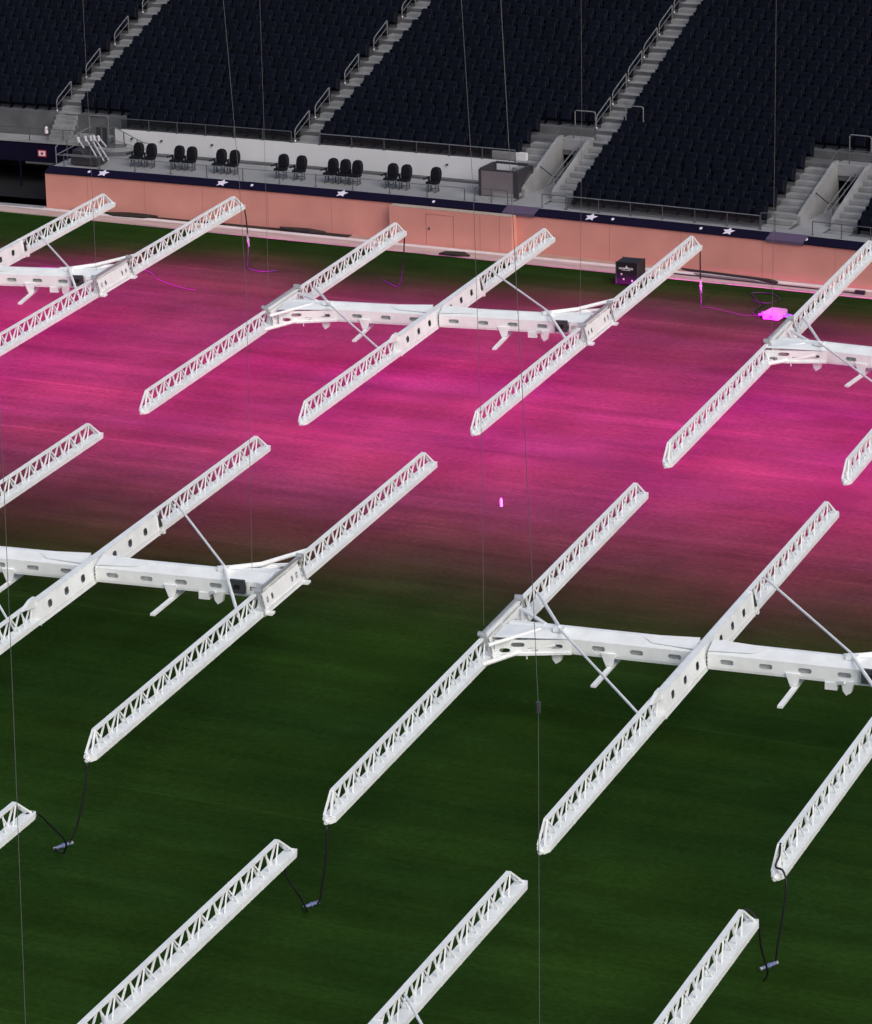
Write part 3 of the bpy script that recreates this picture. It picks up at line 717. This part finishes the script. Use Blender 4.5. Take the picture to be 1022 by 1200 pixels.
def rig(arms, lit, label, boxend=True):
    """arms: three (near, far) tip pairs in world x, y"""
    mids = [((a[0][0]+a[1][0])/2, (a[0][1]+a[1][1])/2) for a in arms]
    O = Vector((*mids[1], 0)); J1 = Vector((*mids[0], 0)); J3 = Vector((*mids[2], 0))
    dxr = (J3-J1).normalized(); rz = math.atan2(dxr.y, dxr.x)
    root = empty('lighting_rig', (O.x, O.y, HA), rz); R = Matrix.Rotation(-rz, 4, 'Z')
    tag(root, label, 'lighting rig', 'white grow light rigs hanging over the pitch')
    def loc(p): q = R @ (Vector((*p, 0))-O); return (q.x, q.y)
    la = [(loc(a), loc(b)) for a, b in arms]
    PA = [arm(root, la[0][0], la[0][1], 'left', lit), arm(root, la[1][0], la[1][1], 'centre', lit), arm(root, la[2][0], la[2][1], 'right', lit)]
    x1 = loc(mids[0])[0]; x3 = loc(mids[2])[0]; y1 = loc(mids[0])[1]
    def yb(x): return y1*0.0-0.45+ (y1 if True else 0)      # beam axis
    yc = -0.10
    # beam: two halves butting on the centre section
    for (a, b_) in ((x1+0.20, -0.17), (0.17, x3-0.20)):
        m = MB(); y0, y1_ = yc-0.29, yc+0.26; zb, zf, zt = 0.02, 0.36, 0.50
        n = 5; sp = (b_-a)/n; hs = [(a+sp*(i+.5), 0.185, 0.165, 0.062) for i in range(n)]
        m.holed(lambda u_, o_, z: Vector((u_, y0+o_, z)), a, b_, zb, zf, hs, 0.012)
        m.add([(a+.01,y0+.17,zb+.01),(b_-.01,y0+.17,zb+.01),(b_-.01,y0+.19,zf-.01),(a+.01,y0+.19,zf-.01)], [(0,1,2,3)])
        # sloping top, back and bottom
        m.add([(a,y0,zf),(b_,y0,zf),(b_,y0+.42,zt),(a,y0+.42,zt),(b_,y1_,zt),(a,y1_,zt),(b_,y1_,zb),(a,y1_,zb),(b_,y0,zb),(a,y0,zb)],
              [(0,1,2,3),(3,2,4,5),(5,4,6,7),(7,6,8,9)])
        m.add([(a,y0,zb),(a,y0,zf),(a,y0+.42,zt),(a,y1_,zt),(a,y1_,zb)], [(0,1,2,3,4)])
        m.add([(b_,y0,zb),(b_,y0,zf),(b_,y0+.42,zt),(b_,y1_,zt),(b_,y1_,zb)], [(4,3,2,1,0)])
        m.box((a, y0+.02, zb-.055), (b_, y0+.16, zb-.004))
        # cover plate towards the centre
        s = 1 if a > 0 else -1; e = 0.17*s
        m.add([(e, y0+.05, zf+.06), (e+s*1.1, y0+.14, zf+.075), (e+s*1.5, y1_-.1, zt+.012), (e, y1_, zt+.05)], [(0,1,2,3)])
        m.build('beam', M['white'], root)
    # bolts at the cross
    m = MB()
    for z in (0.06, 0.15, 0.25, 0.34): m.box((0.145, yc-.305, z), (0.175, yc-.292, z+.03))
    m.build('bolt', M['darksteel'], root)
    # feet
    for s in (-1, 1):
        x = s*(x3-x1)*0.5*0.44+ (0.05 if s > 0 else 0)
        m = MB(); m.prism([(x-.22, yc-.34, 0.10), (x+.14, yc-.34, 0.10), (x+.08, yc-.34, -.22), (x-.10, yc-.34, -.22)], (0, 0, 0), (0, 0.05, 0))
        m.box((x-.1, yc-.34, -.24), (x+.08, yc+.25, -.20)); 
        m.bar((x, yc+.35, -.27), (x+0.02, yc-1.65, -.27), 0.13, 0.06); m.build('foot', M['white'], root)
    # nodes, brace rods (half turn symmetric)
    def sym(p, s): return (p[0]*s, yc+(p[1]-yc)*s, p[2])
    for s, Pouter, Pm in ((1, PA[0], PA[1]), (-1, PA[2], PA[1])):
        half = abs(x1 if s > 0 else x3); Nn = Vector((-s*half*0.70, yc-s*0.1, 0.56))
        m = MB(); m.bar(Nn+Vector((-.14, 0, -.04)), Nn+Vector((.14, 0, -.04)), 0.22, 0.10)
        m.build('node_bracket', M['white'], root)
        Po, mo = Pouter; Pc, mc = Pm
        m = MB(); m.tube([Nn, Po(mo+s*2.6, s*0.06, 0.30)], 0.045, 8); m.build('brace_rod', M['cream'], root)
        m = MB(); m.tube([Nn+Vector((0, -s*.05, 0)), Pc(mc-s*5.1, -s*0.05, AP)], 0.032, 8); m.build('brace_rod', M['cream'], root)
        # thick bent strut to the other side of the outer arm
        k1 = Nn+Vector((-0.80, -0.52, -.52)) if s > 0 else Nn+Vector((0.85, 0.45, 0.02))
        m = MB(); m.tube([Nn+(Vector((0, -.32, -.34)) if s > 0 else Vector((0, .1, -.05))), k1, Po(mo-s*(2.0 if s > 0 else 2.6), s*0.10, 0.02 if s > 0 else 0.40)], 0.06, 8); m.build('bent_strut', M['cream'], root)
        m = MB(); m.tube([Nn+Vector((-s*.5, 0, -.1)), Po(mo-s*1.5, s*0.10, 0.35)], 0.05, 8); m.build('inner_strut', M['cream'], root)
        # end gusset with triangular openings
        e = (x1 if s > 0 else x3)
        yy = yc-0.325
        m = MB()
        if s > 0:
            o = [(e+.15, -1.15, 0.02), (e+1.9, yy, 0.02), (e+1.9, yy, 0.06), (e+.15, -1.15, 0.10)]
            A0, B0 = Vector((e+.16, -1.0, 0)), Vector((e+1.95, yy-.012, 0)); dv = B0-A0
            def GP(t_, n_, z_): return A0+dv*t_+Vector((-.01*n_*0, n_, z_))
            m.holed(GP, 0.0, 1.0, -.03, 0.36, [(.13, .09, .07, .055), (.30, .235, .09, .055), (.50, .11, .07, .045), (.80, .185, .085, .055)], 0.012)
            q = [Vector((e+.17, -1.05, 0.0)), Vector((e+1.95, yy-.02, 0.06)), Vector((e+1.95, yy-.02, 0.40)), Vector((e+.17, -.9, 0.50))]
            m.bar(A0+Vector((0, -.02, -.02)), B0+Vector((0, -.02, 0.02)), 0.05, 0.06)
            m.add([(e+.12, -1.0, .43), (e+1.9, yy, .365), (e+1.6, yy+.42, .485), (e+.12, -.1, .47)], [(0,1,2,3)])
            m.bar(Vector((e+.1, 1.2, 0.42)), Vector((e+1.1, yc+.2, 0.49)), 0.10, 0.05)
        else:
            m.bar(Vector((e-.1, 1.1, 0.42)), Vector((e-1.8, yc+.2, 0.50)), 0.10, 0.06)
            m.bar(Vector((e-.1, 0.5, 0.43)), Vector((e-1.5, yc+.15, 0.495)), 0.25, 0.04)
            m.bar(Vector((e-.15, -.5, 0.22)), Vector((e-.7, yc-.2, 0.22)), 0.05, 0.3)
        m.build('end_gusset', M['white'], root)
        # castor bracket under the node
        m = MB(); c = Nn+Vector((0, -s*0.0, 0)); y_ = yc-.30
        m.prism([(c.x-.16, y_, 0.05), (c.x+.16, y_, 0.05), (c.x+.10, y_, -.22), (c.x-.02, y_, -.30), (c.x-.10, y_, -.2)], (0, -.06, 0), (0, .10, 0))
        if s < 0: m.box((c.x-.55, y_-.05, -.20), (c.x-.25, y_+.15, -.02)); m.bar((c.x-.3, y_, -.05), (c.x-.05, y_-.1, 0.05), 0.07)
        m.build('castor_bracket', M['white'], root)
    # hanging bolt
    m = MB(); m.tube([(x1+.9, -.75, -.02), (x1+.9, -.75, -.14)], 0.02, 6); m.build('pin', M['cream'], root)
    if boxend:
        m = MB(); m.box((x3-1.22, yc-.39, 0.06), (x3-.82, yc-.295, 0.42)); jb = m.build('control_box', M['darksteel'], root)
        m = MB(); m.box((x3-1.10, yc-.398, 0.18), (x3-.94, yc-.391, 0.30)); m.build('display', M['black'], jb)
        m = MB(); m.box((x3-.76, yc-.37, 0.05), (x3-.70, yc-.295, 0.4)); m.build('bracket', M['white'], root)
    return root

# distance along the arm, strength, beam cut-off: dimmed and narrowed towards the barrier
FARLIT = [(1.0+2.0*i, 0.78 if i == 0 else 1.0, 0.125, 0.30) for i in range(8)]+[(17.0, 1.0, 0.17, 0.36), (19.0, 0.85, 0.28, 0.55), (21.0, 1.0, 0.36, 0.60)]
def shift(far, L, th):   # near tip from far tip
    return (far[0]+L*math.sin(rad(th)), far[1]-L*math.cos(rad(th)))
R2 = [((5.21,-29.44),(2.25,-6.37)), ((10.18,-28.64),(7.50,-5.24)), ((15.34,-27.64),(12.69,-4.38))]
R5 = [((25.32,-55.32),(22.26,-30.96)), ((30.31,-54.95),(27.68,-30.51)), ((35.405,-54.26),(32.95,-29.9))]
R4 = [((8.25,-55.6),(5.24,-31.82)), ((13.35,-54.85),(10.42,-31.06)), ((18.55,-54.25),(15.59,-30.63))]
R1 = [(shift((-14.5,-7.4),23.5,7.3),(-14.5,-7.4)), (shift((-9.77,-6.31),23.5,7.3),(-9.77,-6.31)), (shift((-5.10,-4.92),23.5,7.3),(-5.10,-4.92))]
R3 = [((21.77,-28.41),(18.55,-2.75)), ((26.98,-27.97),(24.2,-4.6)), ((32.1,-27.4),(29.4,-4.0))]
R7 = [(shift((25.42,-56.99),24,5.6),(25.42,-56.99)), (shift((30.67,-56.54),24,5.6),(30.67,-56.54)), (shift((35.82,-56.42),24,5.6),(35.82,-56.42))]
R6 = [(shift((8.9,-58.7),24,6.5),(8.9,-58.7)), (shift((14.0,-58.1),24,6.5),(14.0,-58.1)), (shift((19.11,-57.45),24,6.5),(19.11,-57.45))]
rig(R1, FARLIT, 'lit white truss rig cut off by the left edge, beside the tunnel mouth')
rig(R2, FARLIT, 'lit white three-armed truss rig over the middle of the pink grass')
rig(R3, FARLIT, 'lit white truss rig at the right edge, arm reaching over the pale box', False)
rig(R4, None, 'unlit white truss rig on the left, its beam above the edge of the pink')
rig(R5, None, 'unlit white three-armed truss rig on the right over the dark green grass')
rig(R6, None, 'unlit white truss rig of which one arm tip shows at the lower left edge')
rig(R7, None, 'unlit white truss rig whose three arm tips rise from the bottom edge')

# ------------------------------------------------------------------ suspension wires (measured pixel, plane Y)
WIRES = []
WIRES = [('left end of the lit middle rig', [(3.3,-17.9,36),(3.24,-17.9,8.8),(3.18,-17.9,2.55)]),
 ('right end of the lit middle rig', [(13.9,-16.4,36),(13.78,-16.4,9.3),(13.65,-16.4,2.7)]),
 ('right end of the unlit left rig', [(16.0,-42.7,36),(16.25,-42.7,17.4),(16.5,-42.7,12.9),(16.58,-42.7,10),(16.44,-42.7,2.75)]),
 ('left end of the unlit right rig', [(23.0,-44,36),(23.39,-44,18),(23.6,-44,13.5),(23.7,-44,7),(23.66,-44,2.65)]),
 ('bottom rig, with a dark clamp', [(35.7,-68,36),(36.03,-68,23),(36.2,-68,19),(36.4,-68,14.3),(36.52,-68,10.9),(36.43,-68,2.6)]),
 ('left end of the lit rig at the right edge', [(20.8,-17.5,36),(20.68,-17.5,9.2),(20.62,-17.5,2.7)]),
 ('rig at the lower left edge', [(27.5,-70,36),(27.25,-70,14),(27.15,-70,9),(27.0,-70,2.6)]),
 ('right end of the lit rig at the left edge', [(-3.9,-17,36),(-3.94,-17,2.6)])]
for i, (lab, pts) in enumerate(WIRES):
    o = MB().tube(pts, 0.0062, 5).build('suspension_wire', M['wire'])
    tag(o, 'thin steel wire down to the '+lab, 'wire', 'wires holding up the rigs')
    if 'clamp' in lab: MB().tube([(36.52,-68,10.75),(36.52,-68,10.95)], 0.045, 8).build('clamp', M['darksteel'], o)

def smooth_pts(P, n=6):
    P = [Vector(p) for p in P]; out = []
    for i in range(len(P)-1):
        a, b, c, d = P[max(i-1, 0)], P[i], P[i+1], P[min(i+2, len(P)-1)]
        for k in range(n):
            t = k/n; out.append(0.5*((2*b)+(c-a)*t+(2*a-5*b+4*c-d)*t*t+(3*b-a-3*c+d)*t**3))
    out.append(P[-1]); return out
def cable(label, pts, conn=None, r=0.024, cm='bluegrip', group='power cables hanging from the arm tips'):
    o = MB().tube(smooth_pts(pts), r, 6).build('power_cable', M['cable'], smooth=True)
    tag(o, label, 'cable', group)
    if conn:
        a, b = Vector(conn[0]), Vector(conn[1]); m = MB()
        m.tube([a, a.lerp(b, .45)], 0.04, 8, r1=0.045); m.tube([a.lerp(b, .45), a.lerp(b, .55)], 0.06, 8); m.tube([a.lerp(b, .55), b], 0.045, 8, r1=0.035)
        c = m.build('connector', M[cm], o, smooth=False)
        m = MB(); m.tube([a-(b-a)*.12, a], 0.038, 8); m.tube([b, b+(b-a)*.12], 0.038, 8); m.build('sleeve', M['whiteplastic'], c)
    return o
cable('black cable dropping from the near tip of the left unlit rig', [(18.62,-54.35,2.02),(18.56,-54.42,1.4),(18.42,-54.5,0.7),(18.26,-54.6,0.2),(18.2,-54.66,0.08)], ((18.22,-54.6,0.08),(18.02,-54.95,0.05)))
cable('black cable sagging from the arm tip at the lower left edge', [(19.12,-57.7,2.12),(19.16,-57.35,2.02),(19.15,-56.8,1.5),(19.05,-56.1,0.85),(18.6,-55.5,0.25),(18.05,-55.0,0.06)])
cable('black cable dropping from the near tip of the unlit right rig, left arm', [(25.38,-55.4,1.98),(25.33,-55.4,1.2),(25.2,-55.38,0.55),(25.12,-55.35,0.2),(25.05,-55.33,0.08)], ((25.03,-55.3,0.09),(24.85,-55.55,0.05)))
cable('black cable sagging from the middle arm tip at the bottom to the connector', [(25.32,-57.3,1.95),(25.36,-57.2,1.5),(25.45,-56.9,1.0),(25.35,-56.4,0.45),(25.1,-55.9,0.12),(24.85,-55.58,0.06)])
cable('black cable looped over the near tip of the right arm and dropping to the ground', [(35.27,-53.6,2.57),(35.36,-53.9,2.42),(35.36,-54.1,2.25),(35.55,-54.15,2.2),(35.66,-54.25,1.9),(35.60,-54.3,1.2),(35.50,-54.3,0.6),(35.42,-54.2,0.15)], ((35.42,-54.2,0.1),(35.22,-54.5,0.06)))
cable('black cable curling off the rightmost arm tip at the bottom', [(35.80,-57.12,2.52),(35.84,-56.75,2.42),(35.88,-56.38,2.05),(35.85,-56.1,1.3),(35.75,-55.5,0.5),(35.5,-55.1,0.08)])
cable('cable hanging from the far tip of the left lit rig in front of the barrier', [(-5.02,-5.0,2.1),(-4.95,-4.98,1.5),(-4.9,-5.0,0.75),(-4.8,-5.2,0.25),(-4.4,-5.9,0.03),(-3.7,-6.2,0.03),(-3.2,-5.9,0.03)], ((-4.93,-4.99,1.0),(-4.88,-5.0,0.62)), cm='whiteplastic')
cable('cable hanging from the far tip of the middle lit rig, left arm', [(2.28,-6.42,2.05),(2.22,-6.42,1.2),(2.12,-6.4,0.45),(1.9,-6.3,0.03),(1.4,-6.0,0.03),(0.9,-5.6,0.03)])
cable('cable hanging from the far tip of the middle lit rig, right arm', [(12.72,-4.4,2.1),(12.73,-4.42,1.3),(12.76,-4.45,0.6),(12.85,-4.6,0.05),(12.95,-4.9,0.03)], ((12.75,-4.43,0.85),(12.77,-4.45,0.45)), cm='whiteplastic')
o = MB().tube(smooth_pts([(12.9,-4.8,0.02),(13.6,-4.9,0.02),(14.6,-5.3,0.02),(15.4,-5.3,0.05)]), 0.012, 5).build('thin_cord', M['cord']); tag(o, 'thin pale cord on the grass running to the pale box', 'cord')
o = MB().tube(smooth_pts([(15.35,-5.4,0.04),(14.9,-4.9,0.03),(14.8,-4.0,0.03),(14.2,-3.0,0.03),(13.9,-2.5,0.03),(14.5,-2.3,0.03),(15.1,-2.9,0.03),(14.9,-3.6,0.03),(14.3,-3.4,0.03)]), 0.03, 6).build('ground_cable', M['cable']); tag(o, 'dark cable coiled on the grass behind the pale box', 'cable')
o = MB().tube(smooth_pts([(-11.6,-8.6,0.02),(-9.5,-8.2,0.02),(-7.8,-7.6,0.02),(-6.6,-8.6,0.02),(-5.2,-9.3,0.02),(-4.6,-9.4,0.02)]), 0.014, 5).build('thin_cord', M['cord']); tag(o, 'thin pale cord curving over the grass under the left lit rig', 'cord')
# pale junction box on the grass
t = empty('distribution_box', (15.85, -5.25, 0.0), rad(-3))
MB().box((-.30, -.38, 0.03), (.30, .38, 0.27)).build('case_body', M['whiteplastic'], t, bevel=0.03)
MB().box((-.27, -.34, 0.272), (.27, .34, 0.285)).build('lid', M['whiteplastic'], t)
MB().tube([(0, -.38, .14), (0, -.40, .14)], 0.045, 8).build('socket', M['raildark'], t)
for x, y in ((-.42, -.1), (-.42, .15), (.42, 0.0), (.42, .2)):
    MB().tube([(x*.72, y, .12), (x*1.35, y, .10)], 0.05, 8, r1=0.04).build('plug', M['bluegrip'], t)
tag(t, 'pale plastic power box with plugs on the grass, glowing pink', 'power box')
# flight case
t = empty('flight_case', (9.35, -2.75, 0.0), rad(3))
MB().box((-.40, -.36, 0.05), (.40, .36, 0.86)).build('case_body', M['case'], t, bevel=0.015)
m = MB()
for x in (-.40, .40):
    for y in (-.36, .36): m.box((x-.02, y-.02, 0.04), (x+.02, y+.02, 0.87))
m.build('corner_trim', M['darksteel'], t)
for x in (-.3, .3):
    for y in (-.27, .27): MB().tube([(x-.03, y, .04), (x+.03, y, .04)], 0.04, 8).build('castor', M['cable'], t)
m = MB(); y = -.366
for i, x in enumerate((-.30, -.25, -.20, -.15, -.10, .05, .10, .15, .20)):
    m.box((x, y, .60), (x+.035, y+.003, .645)); m.box((x, y, .655), (x+.035 if i % 2 else x+.015, y+.003, .67))
m.prism([(-.08, y, .62), (.06, y, .62), (.04, y, .66), (-.01, y, .75), (-.06, y, .66)], (0, 0, 0), (0, .003, 0)); m.box((-.2, y, .56), (.14, y+.003, .58))
m.build('stencil', M['chalk'], t)
for x, z in ((-.20, .42), (-.12, .24), (.20, .2)): MB().box((x-.03, y, z-.03), (x+.03, y+.003, z+.03)).build('sticker', M['chalk'], t)
tag(t, 'black flight case on wheels with pale stencil marks by the barrier', 'flight case')
# small white bottle on the grass
t = empty('drinks_bottle', (16.3, -27.8, 0)); MB().tube([(0, 0, 0), (0, 0, .16), (0, 0, .20)], 0.045, 8).build('bottle_body', M['chalk'], t); MB().tube([(0, 0, .20), (0, 0, .25)], 0.022, 8).build('cap', M['chalk'], t)
tag(t, 'small white bottle standing alone in the middle of the pink grass', 'bottle')
# folded sheets by the barrier
def sheet(label, pts, h, mm, name='folded_sheet'):
    o = MB().prism([(x, y, 0.045) for x, y in pts], (0, 0, 0), (0, 0, h)).build(name, mm, bevel=0.01); tag(o, label, 'sheet'); return o
sheet('dark rolled tarpaulin lying along the foot of the barrier', [(10.3,-0.40),(13.9,-0.72),(14.25,-0.95),(14.2,-1.1),(13.3,-0.80),(10.6,-0.50)], 0.07, M['tarp'], 'rolled_tarpaulin')
sheet('grey flat board lying below the rolled tarpaulin', [(10.9,-0.72),(13.3,-0.9),(14.0,-1.2),(11.2,-1.0)], 0.02, M['boxpanel'], 'flat_board')
o = MB().tube(smooth_pts([(10.2,-1.05,0.05),(12.0,-1.12,0.05),(14.2,-1.18,0.05),(17.3,-1.25,0.05)]), 0.03, 6).build('long_pole', M['tarp']); tag(o, 'long dark pole lying on the pale strip at the right', 'pole')
MB().box((17.25,-1.33,0.04), (17.6,-1.17,0.16)).build('end_block', M['case'], o)
sheet('crumpled dark cloth at the foot of the barrier near the second aisle', [(-6.2,-.30),(-5.0,-.15),(-4.2,-.35),(-4.3,-.52),(-5.6,-.5),(-6.1,-.45)], 0.10, M['tarp'], 'crumpled_cloth')
sheet('dark soil heap where the pale strip starts near the tunnel mouth', [(-13.8,-.55),(-12.6,-.2),(-11.5,-.35),(-11.9,-.75),(-13.2,-.85)], 0.06, M['soil'], 'soil_heap')
sheet('dark scrap of turf on the pale strip under the middle arm', [(1.3,-1.3),(2.0,-1.15),(2.4,-1.5),(1.9,-1.68),(1.2,-1.66)], 0.07, M['soil'], 'turf_scrap')
